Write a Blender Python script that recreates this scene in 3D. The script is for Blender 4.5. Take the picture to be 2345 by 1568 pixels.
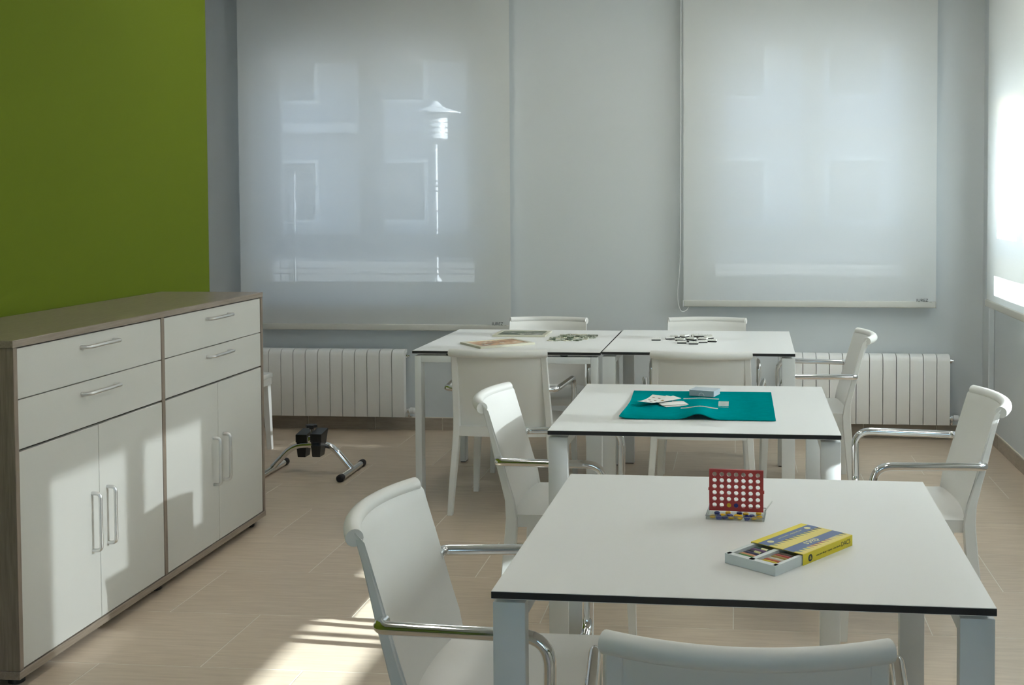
import bpy, bmesh, math, random
from mathutils import Vector, Matrix
random.seed(7)
PI = math.pi
for o in list(bpy.data.objects): bpy.data.objects.remove(o)
scene = bpy.context.scene
C = scene.collection

# ------------------------------------------------------------------ camera
F_PX, YAW, PITCH, ROLL = 2620.163, 0.0906, 0.0353, -0.0028
PX, PY = 279.93, -235.07
cd = bpy.data.cameras.new('camera'); cam = bpy.data.objects.new('camera', cd); C.objects.link(cam)
cd.sensor_fit = 'HORIZONTAL'; cd.sensor_width = 36.0; cd.lens = F_PX/2345*36.0
cd.shift_x = -PX/2345; cd.shift_y = PY/2345; cd.clip_start = 0.05; cd.clip_end = 200
fw = Vector((-math.sin(YAW)*math.cos(PITCH), math.cos(YAW)*math.cos(PITCH), -math.sin(PITCH)))
r0 = Vector((math.cos(YAW), math.sin(YAW), 0)); u0 = r0.cross(fw)
rr = math.cos(ROLL)*r0+math.sin(ROLL)*u0; uu = -math.sin(ROLL)*r0+math.cos(ROLL)*u0
cam.matrix_world = Matrix(((rr.x, uu.x, -fw.x, 0), (rr.y, uu.y, -fw.y, 0), (rr.z, uu.z, -fw.z, 1.466), (0, 0, 0, 1)))
scene.camera = cam

# ------------------------------------------------------------------ sky, sun, exposure
SUN_DIR = Vector((-1, 0.085, -0.364)).normalized()
LAMP_S = 24.0
SUN_E, SKY_S, EXPO = 66.0, .92, 0.09
w = bpy.data.worlds.new('world'); scene.world = w; w.use_nodes = True
nt = w.node_tree; bg = nt.nodes['Background']
sky = nt.nodes.new('ShaderNodeTexSky'); sky.sky_type = 'NISHITA'; sky.sun_disc = False
sky.sun_elevation = math.asin(-SUN_DIR.z); sky.sun_rotation = math.atan2(-SUN_DIR.x, -SUN_DIR.y)
sky.air_density = 1.0; sky.dust_density = .4; sky.ozone_density = 2.2
nt.links.new(sky.outputs[0], bg.inputs[0]); bg.inputs[1].default_value = SKY_S
sl = bpy.data.lights.new('sun', 'SUN'); sl.energy = SUN_E; sl.angle = math.radians(0.6); sl.color = (0.94, 1.0, 1.04)
so = bpy.data.objects.new('sun', sl); C.objects.link(so); so.location = (8, 2, 5)
so.rotation_euler = SUN_DIR.to_track_quat('-Z', 'Y').to_euler()
vs = scene.view_settings; vs.view_transform = 'Standard'; vs.look = 'None'; vs.gamma = 1.0
vs.use_curve_mapping = False; vs.exposure = EXPO

# ------------------------------------------------------------------ materials
def L(r, g, b):
    f = lambda c: (c/255/12.92 if c/255 <= .04045 else ((c/255+.055)/1.055)**2.4)
    return (f(r), f(g), f(b), 1)
def mat(name, col, rough=.5, metal=0., spec=.5, bump=0., bscale=300, var=0., vscale=8, coat=0.):
    m = bpy.data.materials.new(name); m.use_nodes = True; t = m.node_tree; p = t.nodes['Principled BSDF']
    col = tuple(col)[:3]+(1,)
    p.inputs['Base Color'].default_value = col; p.inputs['Roughness'].default_value = rough
    p.inputs['Metallic'].default_value = metal; p.inputs['Specular IOR Level'].default_value = spec
    if coat: p.inputs['Coat Weight'].default_value = coat
    tc = t.nodes.new('ShaderNodeTexCoord')
    if var:
        n = t.nodes.new('ShaderNodeTexNoise'); n.inputs['Scale'].default_value = vscale; n.inputs['Detail'].default_value = 4
        t.links.new(tc.outputs['Object'], n.inputs['Vector'])
        mx = t.nodes.new('ShaderNodeMixRGB'); mx.inputs[1].default_value = tuple(c*(1-var) for c in col[:3])+(1,)
        mx.inputs[2].default_value = tuple(min(1, c*(1+var)) for c in col[:3])+(1,)
        t.links.new(n.outputs['Fac'], mx.inputs[0]); t.links.new(mx.outputs[0], p.inputs['Base Color'])
    if bump:
        n = t.nodes.new('ShaderNodeTexNoise'); n.inputs['Scale'].default_value = bscale; n.inputs['Detail'].default_value = 3
        t.links.new(tc.outputs['Object'], n.inputs['Vector'])
        b = t.nodes.new('ShaderNodeBump'); b.inputs['Strength'].default_value = bump; b.inputs['Distance'].default_value = .002
        t.links.new(n.outputs['Fac'], b.inputs['Height']); t.links.new(b.outputs[0], p.inputs['Normal'])
    return m
def streak(name, c1, c2, scale, rough, axis_scale, obj_var=0., bump=.0, c3=None, rvar=.0):
    # two-tone material streaked along one axis (wood grain, sawn stone)
    m = bpy.data.materials.new(name); m.use_nodes = True; t = m.node_tree; p = t.nodes['Principled BSDF']
    tc = t.nodes.new('ShaderNodeTexCoord'); mp = t.nodes.new('ShaderNodeMapping'); mp.inputs['Scale'].default_value = axis_scale
    oi = t.nodes.new('ShaderNodeObjectInfo'); vm = t.nodes.new('ShaderNodeVectorMath'); vm.operation = 'ADD'
    cmb = t.nodes.new('ShaderNodeCombineXYZ'); mul = t.nodes.new('ShaderNodeMath'); mul.operation = 'MULTIPLY'; mul.inputs[1].default_value = 37.0
    t.links.new(oi.outputs['Random'], mul.inputs[0])
    for i in range(3): t.links.new(mul.outputs[0], cmb.inputs[i])
    t.links.new(tc.outputs['Object'], vm.inputs[0]); t.links.new(cmb.outputs[0], vm.inputs[1]); t.links.new(vm.outputs[0], mp.inputs['Vector'])
    n = t.nodes.new('ShaderNodeTexNoise'); n.inputs['Scale'].default_value = scale; n.inputs['Detail'].default_value = 6; n.inputs['Roughness'].default_value = .6
    t.links.new(mp.outputs[0], n.inputs['Vector'])
    cr = t.nodes.new('ShaderNodeValToRGB'); cr.color_ramp.elements[0].position = .35; cr.color_ramp.elements[1].position = .68
    cr.color_ramp.elements[0].color = tuple(c1)+(1,); cr.color_ramp.elements[1].color = tuple(c2)+(1,)
    t.links.new(n.outputs['Fac'], cr.inputs[0])
    hsv = t.nodes.new('ShaderNodeHueSaturation'); t.links.new(cr.outputs[0], hsv.inputs['Color'])
    mr = t.nodes.new('ShaderNodeMapRange'); mr.inputs['To Min'].default_value = 1-obj_var; mr.inputs['To Max'].default_value = 1+obj_var
    t.links.new(oi.outputs['Random'], mr.inputs[0]); t.links.new(mr.outputs[0], hsv.inputs['Value'])
    t.links.new(hsv.outputs[0], p.inputs['Base Color']); p.inputs['Roughness'].default_value = rough
    if bump:
        b = t.nodes.new('ShaderNodeBump'); b.inputs['Strength'].default_value = bump; b.inputs['Distance'].default_value = .001
        t.links.new(n.outputs['Fac'], b.inputs['Height']); t.links.new(b.outputs[0], p.inputs['Normal'])
    return m
def glassy(name, tint=(1, 1, 1), gloss=.08, rough=.02):
    m = bpy.data.materials.new(name); m.use_nodes = True; t = m.node_tree; t.nodes.remove(t.nodes['Principled BSDF'])
    out = t.nodes['Material Output']; a = t.nodes.new('ShaderNodeBsdfTransparent'); a.inputs[0].default_value = tint+(1,)
    g = t.nodes.new('ShaderNodeBsdfGlossy'); g.inputs['Roughness'].default_value = rough
    lw = t.nodes.new('ShaderNodeLayerWeight'); lw.inputs[0].default_value = .25
    ad = t.nodes.new('ShaderNodeMath'); ad.operation = 'MULTIPLY_ADD'; ad.inputs[1].default_value = .5; ad.inputs[2].default_value = gloss*.5
    t.links.new(lw.outputs['Fresnel'], ad.inputs[0])
    x = t.nodes.new('ShaderNodeMixShader'); t.links.new(ad.outputs[0], x.inputs[0]); t.links.new(a.outputs[0], x.inputs[1]); t.links.new(g.outputs[0], x.inputs[2])
    t.links.new(x.outputs[0], out.inputs[0]); return m
def fabric(name, col, trans_open, transl):
    m = bpy.data.materials.new(name); m.use_nodes = True; t = m.node_tree; t.nodes.remove(t.nodes['Principled BSDF'])
    out = t.nodes['Material Output']
    tc = t.nodes.new('ShaderNodeTexCoord'); wv = t.nodes.new('ShaderNodeTexNoise'); wv.inputs['Scale'].default_value = 900
    t.links.new(tc.outputs['Object'], wv.inputs['Vector'])
    mx = t.nodes.new('ShaderNodeMixRGB'); mx.inputs[1].default_value = tuple(c*.96 for c in col)+(1,); mx.inputs[2].default_value = tuple(col)+(1,)
    t.links.new(wv.outputs['Fac'], mx.inputs[0])
    d = t.nodes.new('ShaderNodeBsdfDiffuse'); tr = t.nodes.new('ShaderNodeBsdfTranslucent'); tp = t.nodes.new('ShaderNodeBsdfTransparent')
    t.links.new(mx.outputs[0], d.inputs[0]); t.links.new(mx.outputs[0], tr.inputs[0])
    a = t.nodes.new('ShaderNodeMixShader'); a.inputs[0].default_value = transl
    t.links.new(d.outputs[0], a.inputs[1]); t.links.new(tr.outputs[0], a.inputs[2])
    b = t.nodes.new('ShaderNodeMixShader'); b.inputs[0].default_value = trans_open
    t.links.new(a.outputs[0], b.inputs[1]); t.links.new(tp.outputs[0], b.inputs[2]); t.links.new(b.outputs[0], out.inputs[0])
    return m

M = {}
M['wall'] = mat('white_wall_paint', (.62, .655, .665), .85, bump=.05, bscale=120)
M['green'] = mat('green_wall_paint', (.122, .168, .007), .85, spec=.25, bump=.06, bscale=150)
M['ceiling'] = mat('ceiling_paint', (.78, .78, .77), .9)
M['grout'] = mat('grout', (.78, .73, .64), .9)
M['tile'] = streak('beige_stone_tile', (.54, .435, .33), (.63, .52, .40), 5.0, .42, (1.2, 14, 6), obj_var=.035, bump=.02)
M['skirt'] = streak('skirting_tile', (.33, .28, .22), (.41, .35, .28), 5.0, .45, (2, 3, 14), obj_var=.05)
M['plastic'] = mat('white_chair_plastic', (.79, .785, .745), .42, spec=.4, bump=.03, bscale=900)
M['laminate'] = mat('white_laminate', (.80, .80, .775), .38, spec=.45, bump=.02, bscale=1200)
M['core'] = mat('black_laminate_core', (.012, .011, .011), .45)
M['steel'] = mat('white_powder_coat', (.76, .775, .76), .42)
M['black'] = mat('black_rubber', (.012, .012, .013), .5)
M['blackgloss'] = mat('black_plastic', (.014, .014, .016), .35)
M['chrome'] = mat('chrome', (.82, .82, .82), .07, metal=1.)
M['alu'] = mat('satin_aluminium', (.74, .74, .73), .38, metal=1.)
M['woodY'] = streak('grey_oak_lengthwise', (.235, .19, .147), (.335, .278, .223), 6.0, .30, (22, 1.2, 22), bump=.05)
M['woodZ'] = streak('grey_oak_upright', (.205, .16, .123), (.30, .243, .19), 6.0, .48, (22, 22, 1.2), bump=.05)
M['front'] = mat('ivory_cabinet_front', (.61, .605, .56), .5, bump=.05, bscale=700)
M['radiator'] = mat('radiator_enamel', (.89, .885, .85), .4)
M['pvc'] = mat('white_pvc', (.80, .81, .81), .35)
M['glass'] = glassy('window_glass', (.95, .97, .97), .05)
M['transom_tint'] = glassy('sun_dimming_glass', (.50, .52, .52), .05)  # invented tint that dims the direct sun through the right-wall transoms
M['fabric'] = fabric('blind_fabric', (.79, .80, .775), .052, .335)
M['fabric_sunside'] = fabric('sun_side_blind_fabric', (.79, .80, .775), .0245, .54)  # separate mix made up for the sun side: less direct sun, more diffuse fill
M['hem'] = mat('blind_hem', (.60, .60, .555), .8)
M['chain'] = mat('bead_chain', (.75, .76, .76), .4)
M['print'] = mat('dark_print', (.03, .045, .035), .6)
M['shutter'] = mat('shutter_slats', (.55, .55, .53), .6)
M['concrete'] = mat('pavement', (.20, .20, .20), .9, var=.15, vscale=2)
M['facade'] = mat('pale_facade', (.42, .44, .47), .85, var=.08, vscale=1)
M['facade2'] = mat('grey_facade', (.30, .29, .29), .85, var=.1, vscale=1)
M['darkglass'] = mat('far_window', (.05, .06, .07), .15)
M['lamp'] = mat('lamp_post_paint', (.55, .56, .57), .4)
M['fence'] = mat('fence_paint', (.22, .23, .24), .5)
M['teal'] = mat('teal_felt', (.0, .225, .235), .95, spec=.0, bump=.5, bscale=800, var=.12, vscale=40)
M['matprint'] = mat('faded_silver_print', (.34, .40, .37), .7, var=.35, vscale=90)
M['card'] = mat('card_face', (.82, .81, .76), .4)
M['clear'] = glassy('clear_plastic', (.93, .96, .97), .12, .08)
M['red'] = mat('red_plastic', (.36, .022, .022), .35)
M['yellow'] = mat('yellow_plastic', (.80, .50, .01), .35)
M['blue'] = mat('blue_plastic', (.010, .018, .20), .35)
M['smoke'] = glassy('smoky_clear_plastic', (.95, .96, .94), .06, .08)
M['boxyellow'] = mat('yellow_card', (.80, .66, .02), .4)
M['boxblue'] = mat('blue_print', (.075, .13, .30), .4)
M['boxcream'] = mat('cream_print', (.80, .76, .40), .4)
M['boxstripe'] = mat('pale_yellow_print', (.78, .65, .15), .4)
M['tray'] = mat('white_tray', (.72, .77, .76), .4)

def milky(name, col, clear):
    m = glassy(name, col, .1, .1); t = m.node_tree; out = t.nodes['Material Output']; old = out.inputs[0].links[0].from_socket
    d = t.nodes.new('ShaderNodeBsdfDiffuse'); d.inputs[0].default_value = tuple(col)+(1,)
    x = t.nodes.new('ShaderNodeMixShader'); x.inputs[0].default_value = clear
    t.links.new(d.outputs[0], x.inputs[1]); t.links.new(old, x.inputs[2]); t.links.new(x.outputs[0], out.inputs[0]); return m
M['milky'] = milky('milky_plastic', (.74, .80, .84), .55)

# ------------------------------------------------------------------ mesh helpers
def B(): return bmesh.new()
def box(bm, x0, x1, y0, y1, z0, z1, bev=0., seg=1):
    vs = [bm.verts.new(p) for p in [(x0, y0, z0), (x1, y0, z0), (x1, y1, z0), (x0, y1, z0), (x0, y0, z1), (x1, y0, z1), (x1, y1, z1), (x0, y1, z1)]]
    fs = [bm.faces.new([vs[i] for i in f]) for f in [(3, 2, 1, 0), (4, 5, 6, 7), (0, 1, 5, 4), (1, 2, 6, 5), (2, 3, 7, 6), (3, 0, 4, 7)]]
    if bev:
        es = list({e for f in fs for e in f.edges})
        bmesh.ops.bevel(bm, geom=es, offset=bev, segments=seg, profile=.5, affect='EDGES')
    return bm
def loft(bm, secs, cap=True, closed=True):
    rings = [[bm.verts.new(p) for p in s] for s in secs]; n = len(secs[0])
    for a, b in zip(rings, rings[1:]):
        for i in range(n if closed else n-1):
            j = (i+1) % n
            bm.faces.new((a[i], a[j], b[j], b[i]))
    if cap: bm.faces.new(rings[0][::-1]); bm.faces.new(rings[-1])
    return bm
def tube(bm, pts, r, seg=12, cap=True):
    pts = [Vector(p) for p in pts]; secs = []; nrm = None
    for i, p in enumerate(pts):
        t = ((pts[min(i+1, len(pts)-1)]-p).normalized()+(p-pts[max(i-1, 0)]).normalized()).normalized()
        if nrm is None:
            nrm = t.orthogonal().normalized()
        else:
            nrm = (nrm-t*nrm.dot(t)).normalized()
        bn = t.cross(nrm); rad = r[i] if isinstance(r, (list, tuple)) else r
        secs.append([p+(nrm*math.cos(2*PI*k/seg)+bn*math.sin(2*PI*k/seg))*rad for k in range(seg)])
    return loft(bm, secs, cap)
def fillet(pts, rads, n=6):
    out = []; pts = [Vector(p) for p in pts]
    for i, p in enumerate(pts):
        r = rads[i] if isinstance(rads, (list, tuple)) else rads
        if i in (0, len(pts)-1) or not r: out.append(p); continue
        a = (pts[i-1]-p); b = (pts[i+1]-p); d = min(r, a.length*.49, b.length*.49)
        p0 = p+a.normalized()*d; p2 = p+b.normalized()*d
        for k in range(n+1):
            t = k/n; out.append(p0*(1-t)**2+p*2*t*(1-t)+p2*t*t)
    return out
def lathe(bm, prof, c=(0, 0, 0), seg=20):
    secs = [[Vector((c[0]+r*math.cos(2*PI*k/seg), c[1]+r*math.sin(2*PI*k/seg), c[2]+z)) for k in range(seg)] for r, z in prof]
    return loft(bm, secs, True)
def prism(bm, poly, z0, z1):
    return loft(bm, [[Vector((x, y, z0)) for x, y in poly], [Vector((x, y, z1)) for x, y in poly]])
def obj(name, bm, m, parent=None, smooth=False):
    bmesh.ops.recalc_face_normals(bm, faces=bm.faces[:])
    me = bpy.data.meshes.new(name); bm.to_mesh(me); bm.free()
    o = bpy.data.objects.new(name, me); C.objects.link(o)
    for x in (m if isinstance(m, (list, tuple)) else [m]): me.materials.append(M[x] if isinstance(x, str) else x)
    if smooth:
        for p in me.polygons: p.use_smooth = True
        try: me.set_sharp_from_angle(angle=math.radians(38))
        except Exception: pass
    if parent: o.parent = parent
    return o
def tag(o, label, cat, group=None, kind=None):
    o['label'] = label; o['category'] = cat
    if group: o['group'] = group
    if kind: o['kind'] = kind
    return o
def thing(name, label, cat, loc=(0, 0, 0), rz=0., group=None, kind=None):
    o = bpy.data.objects.new(name, None); C.objects.link(o); o.empty_display_size = .05
    o.location = loc; o.rotation_euler = (0, 0, rz)
    return tag(o, label, cat, group, kind)
def dup(o, parent=None):
    c = o.copy(); C.objects.link(c); c.parent = parent
    for ch in o.children: dup(ch, c)
    return c
def place(root, loc, rz, label, group=None):
    root.location = loc; root.rotation_euler = (0, 0, rz); root['label'] = label
    if group: root['group'] = group
def text(body, size, m, parent, matrix, name='lettering', ext=.0001, align='CENTER'):
    cu = bpy.data.curves.new('t', 'FONT'); cu.body = body; cu.size = size; cu.extrude = ext; cu.align_x = align; cu.align_y = 'CENTER'; cu.resolution_u = 3
    tmp = bpy.data.objects.new('t', cu); C.objects.link(tmp)
    me = bpy.data.meshes.new_from_object(tmp.evaluated_get(bpy.context.evaluated_depsgraph_get()))
    bpy.data.objects.remove(tmp); bpy.data.curves.remove(cu)
    me.name = name; me.materials.clear(); me.materials.append(M[m]); me.transform(matrix)
    o = bpy.data.objects.new(name, me); C.objects.link(o); o.parent = parent
    return o

# ================================================================== the room
YB, XR, XG, CEIL = 7.102, 1.517, -2.64, 3.1
XL, YF = -4.3, -3.2
bm = B(); box(bm, XL, XR+.3, YF-.3, YB+.3, -.12, .0009)
floor = tag(obj('floor', bm, 'grout'), 'beige stone tile floor with pale joints', 'floor', kind='structure')
TW, TD = .667, .455
def tile_mesh(x0, x1, y0, y1):
    b = B(); box(b, x0, x1, y0, y1, -.001, .0, 0); return b
shared = None
for j in range(-16, 8):
    y0 = 3.865+j*TD; y1 = y0+TD
    off = -.016 if j % 2 == 0 else -.016+TW/2
    if y1 < YF: continue
    for i in range(-8, 4):
        x0 = off+i*TW; x1 = x0+TW
        a0, a1, b0, b1 = max(x0, XL), min(x1, XR), max(y0, YF), min(y1, YB)
        if a1-a0 < .02 or b1-b0 < .02: continue
        if y1 < 2.0 and (x1 < -2.64): continue
        full = (a0 == x0 and a1 == x1 and b0 == y0 and b1 == y1)
        g = .0019
        if full and shared is not None:
            t = bpy.data.objects.new('tile', shared); C.objects.link(t); t.parent = floor
        else:
            b = B(); box(b, g, a1-a0-g, g, b1-b0-g, -.004, .0015, .0003)
            t = obj('tile', b, 'tile', floor)
            if full: shared = t.data
        t.location = (a0, b0, 0)

# walls
def wall_with_holes(name, horiz, fixed0, fixed1, u0, u1, z0, z1, holes, m, label):
    b = B(); us = u0
    def add(a, c, e, f):
        if c-a > 1e-4 and f-e > 1e-4:
            box(b, a, c, fixed0, fixed1, e, f) if horiz else box(b, fixed0, fixed1, a, c, e, f)
    for (h0, h1, hz0, hz1) in sorted(holes):
        add(us, h0, z0, z1); add(h0, h1, z0, hz0); add(h0, h1, hz1, z1); us = h1
    add(us, u1, z0, z1)
    return tag(obj(name, b, m), label, 'wall', kind='structure')
WB = [(-3.115, -1.60, .86, 2.53), (-.20, 1.15, .90, 2.58)]
wall_with_holes('wall_back', True, YB, YB+.25, XL-.2, XR+.3, -.1, CEIL, WB, 'wall', 'white back wall with two screened windows')
WR = [(5.15, 6.45, .90, 2.56), (2.905, 4.205, .90, 2.56)]
wall_with_holes('wall_right', False, XR, XR+.25, YF-.2, YB, -.1, CEIL, WR, 'wall', 'white right wall with sunlit windows')
tag(obj('wall_left', box(B(), XG-.14, XG, YF-.2, 5.51, -.1, CEIL), 'green'), 'olive green painted wall behind the sideboard', 'wall', kind='structure')
tag(obj('wall_alcove', box(B(), XL-.2, XL, 5.3, YB, -.1, CEIL), 'wall'), 'white end wall of the alcove behind the green wall', 'wall', kind='structure')
tag(obj('wall_alcove_front', box(B(), XL, XG-.14, 5.35, 5.51, -.1, CEIL), 'wall'), 'white return wall behind the green wall', 'wall', kind='structure')
wall_with_holes('wall_front', True, YF-.2, YF, XG-.14, XR, -.1, CEIL, [(-2.3, -.75, .86, 2.53), (-.35, 1.2, .86, 2.53)], 'wall', 'white wall behind the viewer')
tag(obj('ceiling', box(B(), XL-.2, XR+.3, YF-.2, YB+.3, CEIL, CEIL+.1), 'ceiling'), 'white ceiling', 'ceiling', kind='structure')
tag(obj('wall_corner', box(B(), 1.482, XR, 6.93, YB, 0, CEIL, .004), 'wall'), 'narrow white pipe casing in the far right corner', 'wall', kind='structure')
# skirting of cut tiles
def skirt(name, label, horiz, a0, a1, first):
    root = tag(bpy.data.objects.new(name, None), label, 'baseboard', kind='structure'); C.objects.link(root)
    u = first; k = 0
    while u < a1:
        v = min(u+.438, a1); u_ = max(u, a0)
        if v-u_ > .02:
            b = B()
            if horiz: box(b, 0, v-u_-.003, -.011, 0, 0, .078, .0015)
            else: box(b, -.011, 0, 0, v-u_-.003, 0, .078, .0015)
            t = obj('tile', b, 'skirt', root); t.location = (u_, YB, .0016) if horiz else (XR, u_, .0016)
        u += .44
    b = B()
    box(b, a0, a1, YB-.006, YB, .002, .084) if horiz else box(b, XR-.006, XR, a0, a1, .002, .084)
    obj('mortar', b, 'grout', root)
skirt('baseboard_back', 'beige tile skirting along the back wall', True, XL, 1.482, -4.51)
skirt('baseboard_right', 'beige tile skirting along the right wall', False, 1.0, 6.93, .63)

# windows
def window(name, label, horiz, base, u0, u1, z0, z1, p1, p2, pz, tr, tz, shutter=None, transom_tint='glass'):
    # base = plane of the frame's inner face, going outwards; u = along the wall
    root = tag(bpy.data.objects.new(name, None), label, 'window', kind='structure'); C.objects.link(root)
    def bx(a, c, d0, d1, e, f, bev=0., b=None):
        b = b or B()
        return box(b, a, c, base+d0, base+d1, e, f, bev) if horiz else box(b, base+d0, base+d1, a, c, e, f, bev)
    um = (p1[1]+p2[0])/2
    tr0, tr1 = tr; s = .05
    b = B()
    bx(u0, u1, 0, .07, tz[0]-.06, tz[0]-.004, 0, b); bx(u0, u1, 0, .07, z0, tz[0]-.06, 0, b) if tz[0]-.06 > z0+.003 else None
    bx(u0, u1, 0, .07, tz[1]+.004, pz[0]-.075, 0, b); bx(u0, u1, 0, .07, pz[1]+.075, z1, 0, b)
    bx(u0, p1[0]-.062, 0, .07, pz[0]-.075, pz[1]+.075, 0, b); bx(p2[1]+.062, u1, 0, .07, pz[0]-.075, pz[1]+.075, 0, b)
    bx(u0, tr0-.004, 0, .07, tz[0]-.004, tz[1]+.004, 0, b); bx(tr1+.004, u1, 0, .07, tz[0]-.004, tz[1]+.004, 0, b)
    obj('frame', b, 'pvc', root)
    for (a, c, side) in ((p1[0], p1[1], 0), (p2[0], p2[1], 1)):
        l = p1[0]-.06 if side == 0 else um+.0015; r = um-.0015 if side == 0 else p2[1]+.06
        b = B(); e0, e1 = pz[0]-.072, pz[1]+.072
        bx(l, a, -.015, .05, e0, e1, 0, b); bx(c, r, -.015, .05, e0, e1, 0, b)
        bx(a, c, -.015, .05, e0, pz[0], 0, b); bx(a, c, -.015, .05, pz[1], e1, 0, b)
        sash = obj('sash', b, 'pvc', root)
        obj('pane', bx(a, c, .02, .024, pz[0], pz[1]), 'glass', sash)
        if side == 0: obj('handle', bx(um-.03, um-.012, -.055, -.02, 1.55, 1.67, .006), 'pvc', sash)
    obj('transom_pane', bx(tr0-.004, tr1+.004, .02, .024, tz[0]-.004, tz[1]+.004), transom_tint, root)
    obj('window_sill', bx(u0-.01, u1+.01, -.15, 0, z0-.001, z0+.012), 'pvc', root)
    if shutter:
        sh = None; zz = shutter; k = 0
        while zz < z1:
            obj('shutter_slat', bx(u0, u1, .085, .097, zz, min(zz+.042, z1), .003), 'shutter', root); zz += .0425
WF = YB+.155
window('window_1', 'white double window behind the left blind of the back wall', True, WF, -3.115, -1.60, .86, 2.53, (-2.976, -2.448), (-2.29, -1.735), (1.247, 2.355), (-3.05, -1.70), (.937, 1.09))
window('window_2', 'white double window behind the right blind of the back wall', True, WF, -.20, 1.15, .90, 2.58, (-.078, .395), (.527, 1.008), (1.288, 2.41), (-.139, 1.02), (.98, 1.123))
def rwin(n, c, label, sh, tz=(1.03, 1.155)):
    window('window_%d' % n, label, False, XR+.12, c-.65, c+.65, .90, 2.56, (c-.505, c-.06), (c+.06, c+.505), (1.335, 2.38), (c-.56, c+.56), tz, sh, 'transom_tint')
rwin(3, 5.80, 'white double window at the far end of the right wall', 2.0)
rwin(4, 3.555, 'white double window in the middle of the right wall', 2.0)
def fwin(n, c, label):
    window('window_%d' % n, label, True, YF-.17, c-.775, c+.775, .86, 2.53, (c-.66, c-.06), (c+.06, c+.66), (1.25, 2.40), (c-.66, c+.66), (.94, 1.09))
fwin(5, -1.525, 'white double window in the left half of the wall behind the viewer')
fwin(6, .425, 'white double window in the right half of the wall behind the viewer')

# roller blinds
def blind(label, horiz, plane, u0, u1, zb, zt=2.98, chain=None, mark=True, cols='fabric'):
    root = thing('roller_blind', label, 'blind', ((u0+u1)/2, plane, zb) if horiz else (plane, (u0+u1)/2, zb), 0, 'off-white roller blinds')
    h = (u1-u0)/2; ht = zt-zb
    if not horiz: root.rotation_euler = (0, 0, -PI/2)      # local +x runs towards the viewer, local -y into the room
    b = B(); n = 24
    rows = [[b.verts.new((-h+2*h*i/n, .0012*math.sin(i*.55)*(1-k/8), ht*k/8)) for i in range(n+1)] for k in range(9)]
    for a, c in zip(rows, rows[1:]):
        for i in range(n): b.faces.new((a[i], a[i+1], c[i+1], c[i]))
    obj('fabric', b, cols, root, True)
    hb = B(); box(hb, -h, h, -.009, .009, -.004, .036, .006, 3); hem = obj('bottom_bar', hb, 'hem', root, True)
    obj('end_cap', box(B(), h, h+.004, -.010, .010, -.006, .034, .002), 'pvc', hem); obj('end_cap', box(B(), -h-.004, -h, -.010, .010, -.006, .034, .002), 'pvc', hem)
    rb = B(); tube(rb, [(-h-.02, 0, ht+.02), (h+.02, 0, ht+.02)], .024, 16); obj('roller', rb, 'hem', root, True)
    obj('bracket', box(B(), -h-.03, -h-.018, -.03, .08, ht-.03, ht+.06, .002), 'pvc', root); obj('bracket', box(B(), h+.018, h+.03, -.03, .08, ht-.03, ht+.06, .002), 'pvc', root)
    if mark:
        mt = Matrix.Translation((h-.072, -.0105, .042))@Matrix.Rotation(PI/2, 4, 'X')
        text('IUREZ _', .026, 'print', root, mt)
    if chain:
        c = B(); x = -h-.012; pts = [(x, -.02, ht), (x-.003, -.02, ht*.5), (x-.008, -.02, .25), (x-.024, -.02, .10), (x-.022, -.02, .02), (x-.004, -.02, -.035), (x+.03, .0, -.03), (x+.045, .02, .0), (x+.045, .02, ht)]
        tube(c, fillet(pts, [0, .3, .1, .06, .05, .03, .02, .02, 0], 5), .0022, 6); obj('bead_chain', c, 'chain', root, True)
    return root
blind('wide off-white roller blind hanging over the left window of the back wall', True, 7.0, -3.147, -1.408, .652)
blind('off-white roller blind with bead chain over the right window of the back wall', True, 7.0, -.333, 1.185, .812, chain=True)
blind('glaring sunlit roller blind on the right wall near the far corner', False, 1.39, 5.0, 6.56, .866, mark=False, cols='fabric_sunside')
blind('roller blind raised above the transom of the middle right window', False, 1.39, 2.78, 4.33, 1.045, mark=False, cols='fabric_sunside')

# ceiling luminaires with twin tubes
M['tube'] = bpy.data.materials.new('fluorescent_tube'); M['tube'].use_nodes = True
_p = M['tube'].node_tree.nodes['Principled BSDF']; _p.inputs['Emission Color'].default_value = (1.0, .95, .87, 1); _p.inputs['Emission Strength'].default_value = LAMP_S
for x, wx in ((-1.55, 'left'), (.55, 'right')):
    for y, wy in ((2.1, 'near'), (5.5, 'far')):
        lu = thing('ceiling_light', 'twin-tube ceiling light, %s side, %s row' % (wx, wy), 'ceiling light', (x, y, CEIL-.09), 0, 'twin-tube ceiling lights')
        obj('housing', box(B(), -.15, .15, -.62, .62, .06, .0895, .004), 'pvc', lu)
        for s in (-1, 1): obj('side_baffle', box(B(), s*.15-.003, s*.15+.003, -.582, .582, -.005, .0598), 'pvc', lu)  # plates added to block the sideways light of the tubes
        for s in (-1, 1): obj('tube', tube(B(), [(s*.07, -.58, .035), (s*.07, .58, .035)], .014, 10), 'tube', lu)
        for s in (-1, 1): obj('end_piece', box(B(), -.13, .13, s*.60-.018, s*.60+.018, -.005, .06, .003), 'pvc', lu)

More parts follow.
